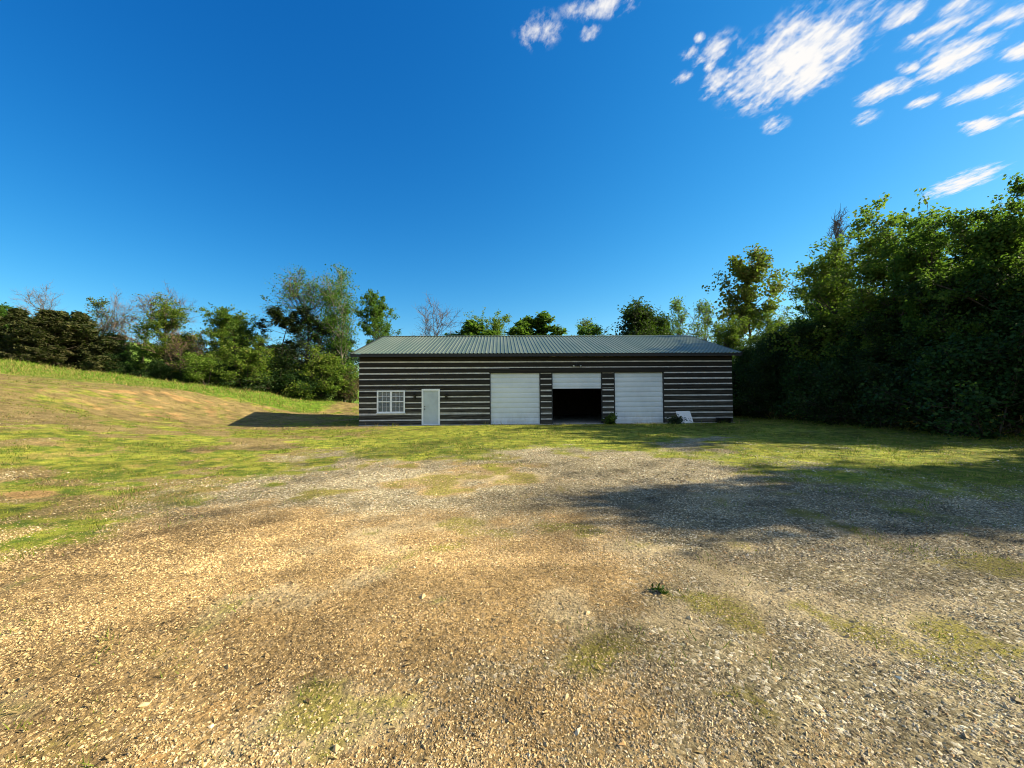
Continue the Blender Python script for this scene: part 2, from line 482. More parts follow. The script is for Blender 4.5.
# garage door steel: white with faint streaks
m, q, b = mat('white_steel'); M['white_steel'] = m
tcn = q.n('ShaderNodeTexCoord')
mp = q.n('ShaderNodeMapping'); q.l(tcn.outputs['Object'], mp.inputs[0]); mp.inputs['Scale'].default_value = (.6, 1, .5)
gr = q.noise(mp.outputs[0], 1.2, 5, .6)
q.l(q.mix(q.ss(gr, .3, .75), (.64, .68, .69), (.74, .78, .79)), b.inputs['Base Color'])
sp = q.n('ShaderNodeSeparateXYZ'); q.l(tcn.outputs['Object'], sp.inputs[0])
mp2 = q.n('ShaderNodeMapping'); q.l(tcn.outputs['Object'], mp2.inputs[0]); mp2.inputs['Scale'].default_value = (1.6, 1, .5)
gm = q.m('MULTIPLY', q.ss(sp.outputs[2], 1.3, .1), q.ss(q.noise(mp2.outputs[0], 2.0, 5, .65), .35, .75))
q.l(q.mix(q.m('MULTIPLY', gm, .4), q.mix(q.ss(gr, .3, .75), (.62, .66, .67), (.74, .78, .79)), (.36, .34, .28)), b.inputs['Base Color']); b.inputs['Roughness'].default_value = .4

# window glass with drawn blinds behind it
m, q, b = mat('window_glass'); M['glass'] = m
b.inputs['Base Color'].default_value = (.9, .95, .95, 1); b.inputs['Roughness'].default_value = .03
b.inputs['Transmission Weight'].default_value = 1.0; b.inputs['IOR'].default_value = 1.3
M['blind'] = plain('blind', (.42, .46, .46), .7, var=.05)

# ------------------------------------------------------------------ ground
def axis(lo, hi, step, far, nf):
    a = -np.geomspace(1, far, nf)[::-1]
    return np.r_[lo + a, np.arange(lo, hi + 1e-6, step), hi - a[::-1]]
xs = axis(-46, 34, .16, 500, 22); ys = axis(-4, 50, .16, 500, 22)
X, Y = np.meshgrid(xs, ys, indexing='ij')
Z = ground_z(X, Y)
nx_, ny_ = X.shape
idx = np.arange(nx_ * ny_).reshape(nx_, ny_)
quads = np.stack([idx[:-1, :-1], idx[1:, :-1], idx[1:, 1:], idx[:-1, 1:]], -1).reshape(-1, 4)

m, q, b = mat('yard_ground'); M['ground'] = m
tcn = q.n('ShaderNodeTexCoord'); P_ = tcn.outputs['Object']
def att(n_): return q.n('ShaderNodeAttribute', attribute_name=n_).outputs['Fac']
nf_ = q.noise(P_, 22, 8, .7); nm = q.noise(P_, 3.2, 6, .65); nb = q.noise(P_, 75, 4, .7)
vo = q.n('ShaderNodeTexVoronoi'); q.l(P_, vo.inputs['Vector']); vo.inputs['Scale'].default_value = 38
vo2 = q.n('ShaderNodeTexVoronoi'); q.l(P_, vo2.inputs['Vector']); vo2.inputs['Scale'].default_value = 17
sepc = q.n('ShaderNodeSeparateColor'); q.l(vo.outputs['Color'], sepc.inputs[0])
def br(w, sh=.9):                                  # break a soft mask up with fine noise
    return q.ss(q.m('ADD', w, q.m('MULTIPLY', q.m('SUBTRACT', q.m('ADD', q.m('MULTIPLY', nf_, .6), q.m('MULTIPLY', nm, .4)), .5), 1.5 * sh)), .25, .75)
gravel = q.mix(sepc.outputs[0], (.09, .074, .040), (.31, .26, .15))
gravel = q.mix(q.ss(sepc.outputs[1], .80, .95), gravel, (.50, .45, .34))
gravel = q.mix(q.ss(nf_, .54, .70), gravel, (.06, .048, .028))
tanc = q.mix(q.ss(nf_, .35, .65), (.13, .08, .030), (.42, .275, .11))
col = q.mix(q.m('MULTIPLY', br(att('tan')), .85), gravel, tanc)
col = q.mix(q.m('MULTIPLY', br(att('sand'), .8), .85), col, q.mix(q.ss(nf_, .3, .7), (.26, .205, .115), (.50, .405, .235)))
col = q.mix(q.m('MULTIPLY', br(att('moss')), .9), col, q.mix(q.ss(nf_, .3, .7), (.10, .09, .02), (.25, .22, .04)))
gcol = q.mix(q.ss(nm, .35, .65), (.08, .125, .012), (.27, .27, .034))
gcol = q.mix(q.ss(nf_, .55, .72), gcol, (.07, .055, .02))
col = q.mix(br(att('grass')), col, gcol)
scol = q.mix(q.ss(nf_, .32, .68), (.08, .054, .023), (.31, .225, .10))
col = q.mix(q.m('MULTIPLY', br(att('straw')), .9), col, scol)
col = q.mix(br(att('lush')), col, q.mix(q.ss(nm, .3, .7), (.06, .12, .010), (.14, .21, .020)))
col = q.mix(br(att('soil')), col, q.mix(q.ss(nf_, .3, .7), (.20, .12, .04), (.44, .28, .115)))
vm = q.n('ShaderNodeVectorMath', operation='SCALE'); q.l(col, vm.inputs[0]); q.l(att('tone'), vm.inputs['Scale'])
q.l(vm.outputs[0], b.inputs['Base Color']); b.inputs['Roughness'].default_value = .95; b.inputs['Specular IOR Level'].default_value = .15
hgt = q.m('ADD', q.m('MULTIPLY', vo.outputs['Distance'], -.6), q.m('ADD', q.m('MULTIPLY', vo2.outputs['Distance'], -.7), q.m('ADD', q.m('MULTIPLY', nf_, 1.3), q.m('MULTIPLY', nb, .5))))
bp = q.n('ShaderNodeBump'); bp.inputs['Strength'].default_value = .9; bp.inputs['Distance'].default_value = .035
q.l(hgt, bp.inputs['Height']); q.l(bp.outputs[0], b.inputs['Normal'])

gme = np_mesh('ground', np.stack([X, Y, Z], -1).reshape(-1, 3), quads, 4, m, smooth=True)
mk = masks(X, Y)
mk['tone'] = tone(X, Y)
for k in ('tone', 'grass', 'lush', 'straw', 'soil', 'sand', 'moss', 'tan'):
    a_ = gme.attributes.new(k, 'FLOAT', 'POINT'); a_.data.foreach_set('value', np.ascontiguousarray(mk[k], np.float32).ravel())
ground = link('ground', gme); ground['kind'] = 'structure'

# ------------------------------------------------------------------ loose gravel, grass blades, straw
def wedge(n, d0, d1, p=1.0, spread=1.65, pad=1.5):
    """random yard points, denser near the viewer's end of the yard (p<1: more even)"""
    d = (d0 ** (1 - p) + RNG.random(n) * (d1 ** (1 - p) - d0 ** (1 - p))) ** (1 / (1 - p)) if p != 1 else d0 * (d1 / d0) ** RNG.random(n)
    x = (RNG.random(n) * 2 - 1) * (spread * d + pad)
    return x, d

def gravel_mesh(n, d0, d1, r0, r1, keep_all=.0):
    x, y = wedge(n, d0, d1, .9)
    k = masks(x, y)
    keep = np.clip(1 - .95 * k['grass'] - .5 * k['moss'] - .2 * k['sand'] - .1 * k['tan'] - k['soil'] * .6, keep_all, 1)
    keep *= .55 + .8 * sst(.35, .6, fbm(x, y, 1.1, 61, 3))
    s = RNG.random(n) < keep
    x, y = x[s], y[s]; n = len(x)
    tan = k['tan'][s]
    r = r0 + (r1 - r0) * RNG.random(n) ** 3.0
    o = np.array([[1, 0, 0], [-1, 0, 0], [0, 1, 0], [0, -1, 0], [0, 0, 1], [0, 0, -1]], float)
    V = np.repeat(o[None], n, 0) * (1 + (RNG.random((n, 6, 1)) - .5) * .7)
    V += (RNG.random((n, 6, 3)) - .5) * .5
    V *= np.stack([r * (.8 + .6 * RNG.random(n)), r * (.6 + .4 * RNG.random(n)), r * (.4 + .4 * RNG.random(n))], -1)[:, None]
    a = RNG.random(n) * 6.283; c, s_ = np.cos(a)[:, None], np.sin(a)[:, None]
    vx, vy = V[..., 0] * c - V[..., 1] * s_, V[..., 0] * s_ + V[..., 1] * c
    tl = (RNG.random(n) - .5)[:, None] * 1.0
    vz = V[..., 2] + vx * tl
    P = np.stack([vx + x[:, None], vy + y[:, None], vz + (ground_z(x, y) + r * .12)[:, None]], -1)
    f = np.array([[0, 2, 4], [2, 1, 4], [1, 3, 4], [3, 0, 4], [2, 0, 5], [1, 2, 5], [3, 1, 5], [0, 3, 5]])
    F_ = (np.arange(n)[:, None, None] * 6 + f[None]).reshape(-1, 3)
    t = RNG.random(n)[:, None]
    pal = np.where(t < .40, np.array([[.31, .27, .18]]), np.where(t < .64, np.array([[.42, .34, .205]]), np.where(t < .70, np.array([[.50, .45, .34]]),
          np.where(t < .93, np.array([[.14, .118, .078]]), np.array([[.30, .185, .09]])))))
    pal = pal * (.55 + 1.1 * RNG.random((n, 1)))
    sd = k['sand'][s][:, None] * .7
    pal = pal * (1 - sd) + sd * np.array([[.46, .37, .22]]) * (.5 + .9 * RNG.random((n, 1)))
    pal = pal * (1 - .75 * tan[:, None]) + (.75 * tan)[:, None] * np.array([[.44, .295, .125]]) * (.35 + 1.25 * RNG.random((n, 1)))
    pal = np.clip(pal * tone(x, y)[:, None] ** .8, 0, .8)
    return P.reshape(-1, 3), F_, np.repeat(pal, 6, 0)

parts = [gravel_mesh(400000, .9, 4.6, .0028, .0115), gravel_mesh(200000, 4.2, 8.5, .005, .017), gravel_mesh(80000, 8, 14, .009, .025), gravel_mesh(700, 1.4, 6, .012, .03)]
Vs, Fs, Cs, off = [], [], [], 0
for v, f, c in parts:
    Vs.append(v); Fs.append(f + off); Cs.append(c); off += len(v)
go = link('gravel', np_mesh('gravel', np.concatenate(Vs), np.concatenate(Fs), 3, M['stone'], np.concatenate(Cs)))
tag(go, 'loose grey and tan crushed gravel spread over the yard', 'gravel', kind='stuff')

def blades(x, y, h, w, cols, lean=.5):
    n = len(x)
    a = RNG.random(n) * 6.283
    z = ground_z(x, y) - .005
    dx, dy = np.cos(a) * w, np.sin(a) * w
    l1, l2 = (RNG.random(n) - .5) * 2 * lean * h, (RNG.random(n) - .5) * 2 * lean * h
    P = np.stack([np.stack([x - dx, y - dy, z], -1), np.stack([x + dx, y + dy, z], -1), np.stack([x + l1, y + l2, z + h], -1)], 1)
    return P.reshape(-1, 3), np.arange(n * 3).reshape(n, 3), np.repeat(cols, 3, 0)

N = 520000
x, y = wedge(N, 2.0, 44, .55, 1.45, 2)
k = masks(x, y)
inb = (x > -9.2) & (x < 15.2) & (y > 23.1) & (y < 36.5)
clump = sst(.42, .60, fbm(x, y, 2.6, 77, 3))
pr = np.maximum(k['grass'] * (.2 + .8 * clump) * (1 - .55 * k['straw']), k['moss'] * .55)
pr = np.maximum(pr, .30 * sst(-12, -15, x) * clump)
pr = np.maximum(pr, k['lush']) * (1 - k['soil']) * (1 - .5 * k['sand'])
s = (RNG.random(N) < pr) & ~inb
x, y = x[s], y[s]; n = len(x)
lush = k['lush'][s]; st = k['straw'][s]; mo = k['moss'][s] * (1 - k['grass'][s])
big = sst(.3, .7, fbm(x, y, .6, 88, 3))
base = np.array([.21, .24, .024]) * (1 - big)[:, None] + np.array([.13, .19, .022]) * big[:, None]
base = base * (1 - lush)[:, None] + np.array([.13, .23, .015]) * lush[:, None]
dry = (RNG.random(n) < .22 + .35 * st)[:, None]
base = np.where(dry, np.array([[.34, .26, .09]]), base) * (.6 + .75 * RNG.random((n, 1)))
h = (.022 + .05 * RNG.random(n)) * (1 + 1.6 * lush) * (.55 + .6 * big) * np.clip(.7 + y * .02, 0, 1.3)
h = np.where(mo > .3, h * .55, h)
h = h * (.6 + 1.1 * sst(.45, .8, vnoise(x, y, 4.5, 99))) * (1 + 1.6 * sst(16.5, 18.5, x) + 1.2 * sst(22.3, 23.0, y) * (x > -9) * (x < 15))
w = .0025 + y * .00055
v, f, c = blades(x, y, h, w, base, .8)
tag(link('grass', np_mesh('grass', v, f, 3, M['blade'], c)), 'short patchy yellow green grass growing over the yard and hillside', 'grass', kind='stuff')

N = 300000
x, y = wedge(N, 1.3, 36, .55, 1.6, 1.5)
k = masks(x, y)
inb = (x > -9.2) & (x < 15.2) & (y > 23.1) & (y < 36.5)
tn = tone(x, y)
pr = np.maximum(k['straw'] * sst(.35, .65, fbm(x, y, 1.3, 201, 3)) * 1.1, k['tan'] * .10 * (1 - k['grass'])) + k['grass'] * .15 + .03
s = (RNG.random(N) < pr) & ~inb
x, y = x[s], y[s]; n = len(x)
a = RNG.random(n) * 6.283
L = (.006 + .020 * RNG.random(n) ** 2) * np.clip(.75 + y * .10, 0, 2.6); Wd = L * (.15 + .25 * RNG.random(n))
z = ground_z(x, y) + .004 + RNG.random(n) * .012
ux, uy = np.cos(a), np.sin(a)
tz = (RNG.random(n) - .5) * .9 * L
P = np.stack([np.stack([x - ux * L, y - uy * L, z - tz], -1), np.stack([x - uy * Wd, y + ux * Wd, z + .004], -1),
              np.stack([x + ux * L, y + uy * L, z + tz], -1), np.stack([x + uy * Wd, y - ux * Wd, z + .002], -1)], 1)
cols = np.where(RNG.random((n, 1)) < .75, np.array([[.40, .295, .135]]), np.array([[.13, .085, .04]])) * (.5 + .8 * RNG.random((n, 1)))
tag(link('straw', np_mesh('straw', P.reshape(-1, 3), np.arange(n * 4).reshape(n, 4), 4, M['chaff'], np.repeat(cols, 4, 0))),
    'dry tan straw and dead leaf litter scattered over the dirt and hillside', 'straw', kind='stuff')

# ------------------------------------------------------------------ the log barn
WX0, WX1, WY, WYB = -8.43, 14.32, 23.6, 35.8
Z0 = .13
EZ, RZ, EY, RY, OX = 4.37, 6.40, 23.1, 29.7, .32
barn = link('log_barn', None); barn.location = ((WX0 + WX1) / 2, WY, Z0)
BINV = Matrix.Translation(-barn.location)
tag(barn, 'long dark log barn with pale chinking, green steel roof and three white garage doors', 'barn')
def bpart(mb, name, mats, parent=None, smooth=False):
    o = mb.build(name, mats, None, smooth)
    o.parent = parent or barn
    o.matrix_parent_inverse = BINV.copy()
    return o
def sub(mb, name, mats, parent, smooth=False):
    o = mb.build(name, mats, None, smooth); o.parent = parent; return o   # parents sit at barn's space, no transform of their own

GD = [(-.63, 2.46), (3.13, 6.24), (6.95, 10.05)]
GT = 3.22
DOOR = (-4.70, -3.62, 2.29); WIN = (-7.37, -5.70, .86, 2.21)
PIT = .349
def log_prof(yf, z0, z1, t=.14, sgn=1):
    c = .03
    return [(yf + sgn * t, z0), (yf + sgn * c, z0), (yf, z0 + c), (yf, z1 - c), (yf + sgn * c, z1), (yf + sgn * t, z1)]
lg = MB(); ck = MB()
courses = []
z = Z0
top = .42 - .035
while z < 4.32:
    courses.append((z, min(top, 4.4)))
    z = top + .074; top += PIT
def spans(z0, z1, ops):
    """free x-intervals of a front course between openings"""
    xs_ = [(WX0, WX1)]
    for (a, b_, lo, hi) in ops:
        if hi <= z0 + .02 or lo >= z1 - .02: continue
        out = []
        for (p, r) in xs_:
            if b_ <= p or a >= r: out.append((p, r)); continue
            if a > p: out.append((p, a))
            if b_ < r: out.append((b_, r))
        xs_ = out
    return xs_
OPS = [(a, b_, 0, GT) for a, b_ in GD] + [(DOOR[0], DOOR[1], 0, DOOR[2]), (WIN[0], WIN[1], WIN[2], WIN[3])]
ops_h = [(GD[0][0], GD[2][1], GT, GT + .19)]                     # the header beam over the three garage doors
for (z0, z1) in courses:
    # split where an opening covers only part of the course height
    cuts = sorted({z0, z1} | {e for o_ in OPS for e in (o_[2], o_[3]) if z0 + .03 < e < z1 - .03})
    for ca, cb in zip(cuts[:-1], cuts[1:]):
        for a, b_ in spans(ca, cb, OPS):
            p0 = a
            brk = [a] + ([a + (b_ - a) * random.Random(int(z0 * 997 + a * 31)).uniform(.35, .65)] if b_ - a > 7 else []) + [b_]
            for u0, u1 in zip(brk[:-1], brk[1:]):
                jr = random.Random(int(z0 * 7919 + u0 * 101)); dy_ = jr.uniform(-.012, .010); dz_ = jr.uniform(-.012, .012)
                lg.prism(log_prof(WY + dy_, ca, cb + (dz_ if cb == z1 else 0), .14 - dy_), u0 + (.004 if u0 > a else 0), u1, 'x')
for ca_, cb_ in [(Z0, .86), (.86, 2.21), (2.21, 2.29), (2.29, GT), (GT, 4.40)]:
    for a, b_ in spans(ca_, cb_, OPS):
        ck.box(a, b_, WY + .028, WY + .12, ca_, cb_)
# plain log sides and back
for (z0, z1) in courses:
    lg.prism([(WX0 + .14, z0), (WX0 + .03, z0), (WX0, z0 + .03), (WX0, z1 - .03), (WX0 + .03, z1), (WX0 + .14, z1)], WY + .16, WYB, 'y')
    lg.prism([(WX1 - .14, z0), (WX1 - .03, z0), (WX1, z0 + .03), (WX1, z1 - .03), (WX1 - .03, z1), (WX1 - .14, z1)], WY + .16, WYB, 'y')
    lg.prism(log_prof(WYB + .0, z0, z1, .14, -1), WX0 + .16, WX1 - .16, 'x')
ck.box(WX0 + .03, WX0 + .12, WY + .13, WYB - .1, Z0, 4.40); ck.box(WX1 - .12, WX1 - .03, WY + .13, WYB - .1, Z0, 4.40)
ck.box(WX0 + .13, WX1 - .13, WYB - .12, WYB - .03, Z0, 4.40)
wall = bpart(lg, 'wall', M['log'])
bpart(ck, 'chinking', M['chink'])
for xx in (WX0 + .02, WX1 - .14):
    gb = MB()
    gb.add(
        [(xx, WY + .1, 4.405), (xx, WYB - .1, 4.405), (xx, RY, RZ - .13), (xx + .12, WY + .1, 4.405), (xx + .12, WYB - .1, 4.405), (xx + .12, RY, RZ - .13)],
        [(0, 1, 2), (3, 5, 4), (0, 3, 4, 1), (1, 4, 5, 2), (2, 5, 3, 0)])
    bpart(gb, 'gable', M['log'])
hb = MB(); hb.box(GD[0][0] - .02, GD[2][1] + .02, WY - .035, WY + .09, GT, GT + .27)
bpart(hb, 'header_beam', M['log'])
# corner boards, interior lining, slab
ib = MB()
ib.box(WX0 + .2, WX0 + .25, WY + .2, WYB - .2, Z0, 4.36); ib.box(WX1 - .25, WX1 - .2, WY + .2, WYB - .2, Z0, 4.36)
ib.box(WX0 + .26, WX1 - .26, WYB - .25, WYB - .2, Z0, 4.36)
bpart(ib, 'inner_wall', M['interior'])
fl = MB(); fl.box(WX0 - .02, WX1 + .02, WY - .16, WYB + .02, -.15, Z0 - .003); fl.box(WX0 + .3, GD[2][1] + .2, WY - .5, WY - .163, -.15, Z0 + .012)
bpart(fl, 'foundation', M['concrete'])
# roof: ribbed sheets, both slopes
nr = 100
pw = (WX1 - WX0 + 2 * OX) / nr
rx0 = WX0 - OX
prof = []
for i in range(nr):
    xa = rx0 + i * pw
    prof += [(xa, 0), (xa + pw * .62, 0), (xa + pw * .70, .028), (xa + pw * .92, .028)]
prof.append((rx0 + nr * pw, 0))
rf = MB()
BY = 2 * RY - EY
for (y0, y1) in ((EY, RY), (BY, RY)):
    n_ = len(prof)
    vs = [(px_, y0, EZ + h_) for px_, h_ in prof] + [(px_, y1, RZ + h_) for px_, h_ in prof] + [(px_, y0, EZ - .012 + h_) for px_, h_ in prof]
    fs = [(i, i + 1, n_ + i + 1, n_ + i) for i in range(n_ - 1)] + [(2 * n_ + i, 2 * n_ + i + 1, i + 1, i) for i in range(n_ - 1)]
    rf.add(vs, fs)
roof = bpart(rf, 'roof', M['roof'])
rc = MB()
sl = (RZ - EZ) / (RY - EY)
rc.add([(rx0 - .03, RY - .2, RZ - .2 * sl + .045), (rx0 - .03, RY, RZ + .05), (rx0 - .03, RY + .2, RZ - .2 * sl + .045),
        (rx0 + nr * pw + .03, RY - .2, RZ - .2 * sl + .045), (rx0 + nr * pw + .03, RY, RZ + .05), (rx0 + nr * pw + .03, RY + .2, RZ - .2 * sl + .045)],
       [(0, 1, 4, 3), (1, 2, 5, 4)])
o = rc.build('ridge_cap', M['roof']); o.parent = roof
for xx in (rx0 - .035, rx0 + nr * pw + .005):
    tr = MB()
    for (y0, y1) in ((EY, RY), (BY, RY)):
        tr.add([(xx, y0, EZ - .14), (xx, y1, RZ - .14), (xx, y1, RZ + .04), (xx, y0, EZ + .04), (xx + .03, y0, EZ - .14), (xx + .03, y1, RZ - .14), (xx + .03, y1, RZ + .04), (xx + .03, y0, EZ + .04)],
               [(0, 1, 2, 3), (4, 7, 6, 5), (0, 4, 5, 1), (3, 2, 6, 7), (0, 3, 7, 4), (1, 5, 6, 2)])
    o = tr.build('rake_trim', M['fascia']); o.parent = roof
for (ya, yb) in ((EY + .03, EY + .055), (BY - .055, BY - .03)):
    fa = MB(); fa.box(rx0, rx0 + nr * pw, ya, yb, EZ - .19, EZ - .02)
    o = fa.build('fascia', M['fascia']); o.parent = roof
for (ya, yb) in ((EY + .06, WY - .01), (WYB + .01, BY - .06)):
    so = MB(); so.box(rx0 + .01, rx0 + nr * pw - .01, ya, yb, EZ - .10, EZ - .085)
    o = so.build('soffit', M['fascia']); o.parent = roof
for i in range(20):
    ra = MB()
    xx = WX0 + .4 + i * (WX1 - WX0 - .8) / 19
    ra.box(xx - .025, xx + .025, WY + .3, WYB - .3, 4.30, 4.40)
    for sgn in (1, -1):
        y0 = RY - sgn * (RY - WY - .2)
        ra.add([(xx - .025, y0, 4.42), (xx + .025, y0, 4.42), (xx - .025, y0, 4.30), (xx + .025, y0, 4.30), (xx - .025, RY, RZ - .05), (xx + .025, RY, RZ - .05), (xx - .025, RY, RZ - .2), (xx + .025, RY, RZ - .2)],
               [(0, 1, 5, 4), (2, 6, 7, 3), (0, 4, 6, 2), (1, 3, 7, 5)])
    o = ra.build('rafter', M['rafters']); o.parent = roof

def garage_door(a, b_, zlo, label=None):
    d = MB()
    yf = WY + .10
    n_ = 0
    zz = GT
    hgt_ = .305
    while zz > zlo + .01:                          # curved interlocking slats of a roll-up curtain
        zt, zb = zz, max(zlo, zz - hgt_)
        pr_ = [(yf + .012, zb), (yf - .010, zb + (zt - zb) * .25), (yf - .014, zb + (zt - zb) * .5), (yf - .010, zb + (zt - zb) * .8), (yf + .012, zt), (yf + .03, zt), (yf + .03, zb)]
        d.prism(pr_, a + .05, b_ - .05, 'x')
        zz -= hgt_
    o_ = bpart(d, 'garage_door', M['white_steel'])
    if label: o_['label'] = label
    t_ = MB()
    t_.box(a, a + .06, WY + .01, WY + .15, Z0, GT)
    u_ = t_.build('door_track', M['fascia']); u_.parent = o_
    t_ = MB(); t_.box(b_ - .06, b_, WY + .01, WY + .15, Z0, GT)
    u_ = t_.build('door_track', M['fascia']); u_.parent = o_
    t_ = MB(); t_.box(a + .062, b_ - .062, yf - .022, yf + .034, zlo - .07, zlo + .002)
    u_ = t_.build('bottom_bar', M['white_steel']); u_.parent = o_
    return o_
garage_door(*GD[0], Z0 + .08)
garage_door(*GD[1], 2.33, 'white roll-up door raised to show the dark inside')
garage_door(*GD[2], Z0 + .08)

# entrance door
dx0, dx1, dz = DOOR
fr = MB()
fr.box(dx0 - .005, dx0 + .10, WY - .03, WY + .12, Z0, dz); fr.box(dx1 - .10, dx1 + .005, WY - .03, WY + .12, Z0, dz)
fr.box(dx0 + .102, dx1 - .102, WY - .03, WY + .12, dz - .11, dz); fr.box(dx0 + .102, dx1 - .102, WY - .03, WY + .12, Z0, Z0 + .05)
dl = MB(); dl.box(dx0 + .103, dx1 - .103, WY + .03, WY + .075, Z0 + .052, dz - .112)
for (pa, pb, pc, pd) in ((.20, .49, 1.25, 1.95), (.59, .88, 1.25, 1.95), (.20, .49, .45, 1.1), (.59, .88, .45, 1.1)):
    e = .022
    for (x0_, x1_, z0_, z1_) in ((pa, pb, pc, pc + e), (pa, pb, pd - e, pd), (pa, pa + e, pc + e, pd - e), (pb - e, pb, pc + e, pd - e)):
        dl.box(dx0 + x0_, dx0 + x1_, WY + .022, WY + .031, z0_, z1_)
door = bpart(dl, 'door', M['door_paint'])
o = fr.build('frame', M['white_paint']); o.parent = door
hd = MB(); hd.tube([(dx0 + .17, WY + .03, 1.08), (dx0 + .17, WY - .005, 1.08), (dx0 + .17, WY - .04, 1.08)], [.035, .014, .03], 10)
o = hd.build('handle', M['black_metal']); o.parent = door
hd = MB(); hd.tube([(dx0 + .17, WY + .03, 1.24), (dx0 + .17, WY + .005, 1.24)], .028, 10)
o = hd.build('deadbolt', M['black_metal']); o.parent = door

# twin sash window
wx0, wx1, wz0, wz1 = WIN
wf = MB()
t_ = .085
wf.box(wx0, wx0 + t_, WY - .03, WY + .12, wz0, wz1); wf.box(wx1 - t_, wx1, WY - .03, WY + .12, wz0, wz1)
wf.box(wx0 + t_, wx1 - t_, WY - .03, WY + .12, wz1 - t_, wz1); wf.box(wx0 + t_, wx1 - t_, WY - .03, WY + .12, wz0, wz0 + t_)
xm = (wx0 + wx1) / 2
wf.box(xm - .06, xm + .06, WY - .028, WY + .12, wz0 + t_, wz1 - t_)
win = bpart(wf, 'window', M['white_paint'])
for (a, b_) in ((wx0 + t_, xm - .06), (xm + .06, wx1 - t_)):
    sh = MB(); pn = MB(); bl = MB()
    zm = (wz0 + wz1) / 2
    sh.box(a, b_, WY + .0, WY + .05, zm - .03, zm + .03)
    for (za, zb) in ((wz0 + t_, zm - .03), (zm + .03, wz1 - t_)):
        for i in (1, 2):
            xx = a + (b_ - a) * i / 3
            sh.box(xx - .009, xx + .009, WY + .012, WY + .03, za, zb)
        zz = (za + zb) / 2
        sh.box(a, b_, WY + .0125, WY + .0295, zz - .009, zz + .009)
    pn.box(a, b_, WY + .033, WY + .039, wz0 + t_, wz1 - t_)
    for i in range(44):
        zz = wz0 + t_ + .012 + i * (wz1 - wz0 - 2 * t_ - .02) / 44
        bl.add([(a, WY + .075, zz), (b_, WY + .075, zz), (b_, WY + .095, zz + .021), (a, WY + .095, zz + .021)], [(0, 1, 2, 3)])
    for mb_, nm_, mt_ in ((sh, 'sash', 'white_paint'), (pn, 'pane', 'glass'), (bl, 'blind', 'blind')):
        o = mb_.build(nm_, M[mt_]); o.parent = win
si = MB(); si.box(wx0 - .04, wx1 + .04, WY - .07, WY - .031, wz0 - .03, wz0 + .01)
o = si.build('sill', M['white_paint']); o.parent = win

# lanterns by the door and the twin floodlight over the middle bay
for px_ in (415, 446.5):
    p = at(px_, 396.5, WY)
    l_ = MB()
    l_.box(p.x - .06, p.x + .06, WY - .02, WY - .002, p.z - .14, p.z + .14)
    l_.tube([(p.x, WY - .02, p.z + .12), (p.x, WY - .12, p.z + .16)], .014, 6)
    l_.tube([(p.x, WY - .12, p.z + .19), (p.x, WY - .12, p.z + .12), (p.x, WY - .12, p.z + .11), (p.x, WY - .12, p.z - .14), (p.x, WY - .12, p.z - .17)], [.02, .10, .085, .055, .02], 8)
    bpart(l_, 'wall_lantern', M['black_metal'])
p = at(576.5, 364.8, WY)
f_ = MB(); f_.tube([(p.x, WY, p.z), (p.x, WY - .05, p.z)], .07, 10)
for sx in (-1, 1):
    f_.tube([(p.x, WY - .05, p.z), (p.x + sx * .10, WY - .10, p.z - .01)], .016, 6)
    f_.tube([(p.x + sx * .08, WY - .09, p.z), (p.x + sx * .13, WY - .14, p.z - .03), (p.x + sx * .21, WY - .22, p.z - .09)], [.04, .05, .075], 10)
fo = bpart(f_, 'floodlight', M['fascia'])
for sx in (-1, 1):
    b2 = MB(); b2.tube([(p.x + sx * .205, WY - .215, p.z - .086), (p.x + sx * .218, WY - .228, p.z - .096)], [.07, .05], 10)
    o = b2.build('bulb', M['bulb']); o.parent = fo

# ------------------------------------------------------------------ trees
def curves(start, d, L, n, bend, wob, rng):
    Mn = len(start)
    P = np.zeros((Mn, n, 3)); P[:, 0] = start
    d = d / np.linalg.norm(d, axis=1, keepdims=True)
    for i in range(1, n):
        d = d + np.array([0, 0, 1]) * (bend if np.isscalar(bend) else bend[:, None]) + rng.normal(0, wob, (Mn, 3))
        d /= np.linalg.norm(d, axis=1, keepdims=True)
        P[:, i] = P[:, i - 1] + d * (L / (n - 1))[:, None]
    return P

def tubes(P, r0, r1, sides):
    Mn, n, _ = P.shape
    T = np.gradient(P, axis=1); T /= np.linalg.norm(T, axis=2, keepdims=True) + 1e-9
    ref = np.where(np.abs(T[..., 2:3]) < .9, np.array([0, 0, 1.]), np.array([1., 0, 0]))
    U = np.cross(T, ref); U /= np.linalg.norm(U, axis=2, keepdims=True) + 1e-9
    Wv = np.cross(T, U)
    t = np.linspace(0, 1, n)[None, :]
    r = r0[:, None] * (1 - t) + r1[:, None] * t
    a = np.arange(sides) * 2 * pi / sides
    V = P[:, :, None] + r[..., None, None] * (U[:, :, None] * np.cos(a)[None, None, :, None] + Wv[:, :, None] * np.sin(a)[None, None, :, None])
    b_ = (np.arange(Mn)[:, None, None] * n + np.arange(n - 1)[None, :, None]) * sides
    k_ = np.arange(sides)[None, None]
    k2 = (k_ + 1) % sides
    Fq = np.stack([b_ + k_, b_ + k2, b_ + sides + k2, b_ + sides + k_], -1).reshape(-1, 4)
    return V.reshape(-1, 3), Fq

def join(lst):
    V, F_, o_ = [], [], 0
    for v, f in lst:
        V.append(v); F_.append(f + o_); o_ += len(v)
    return np.concatenate(V), np.concatenate(F_)

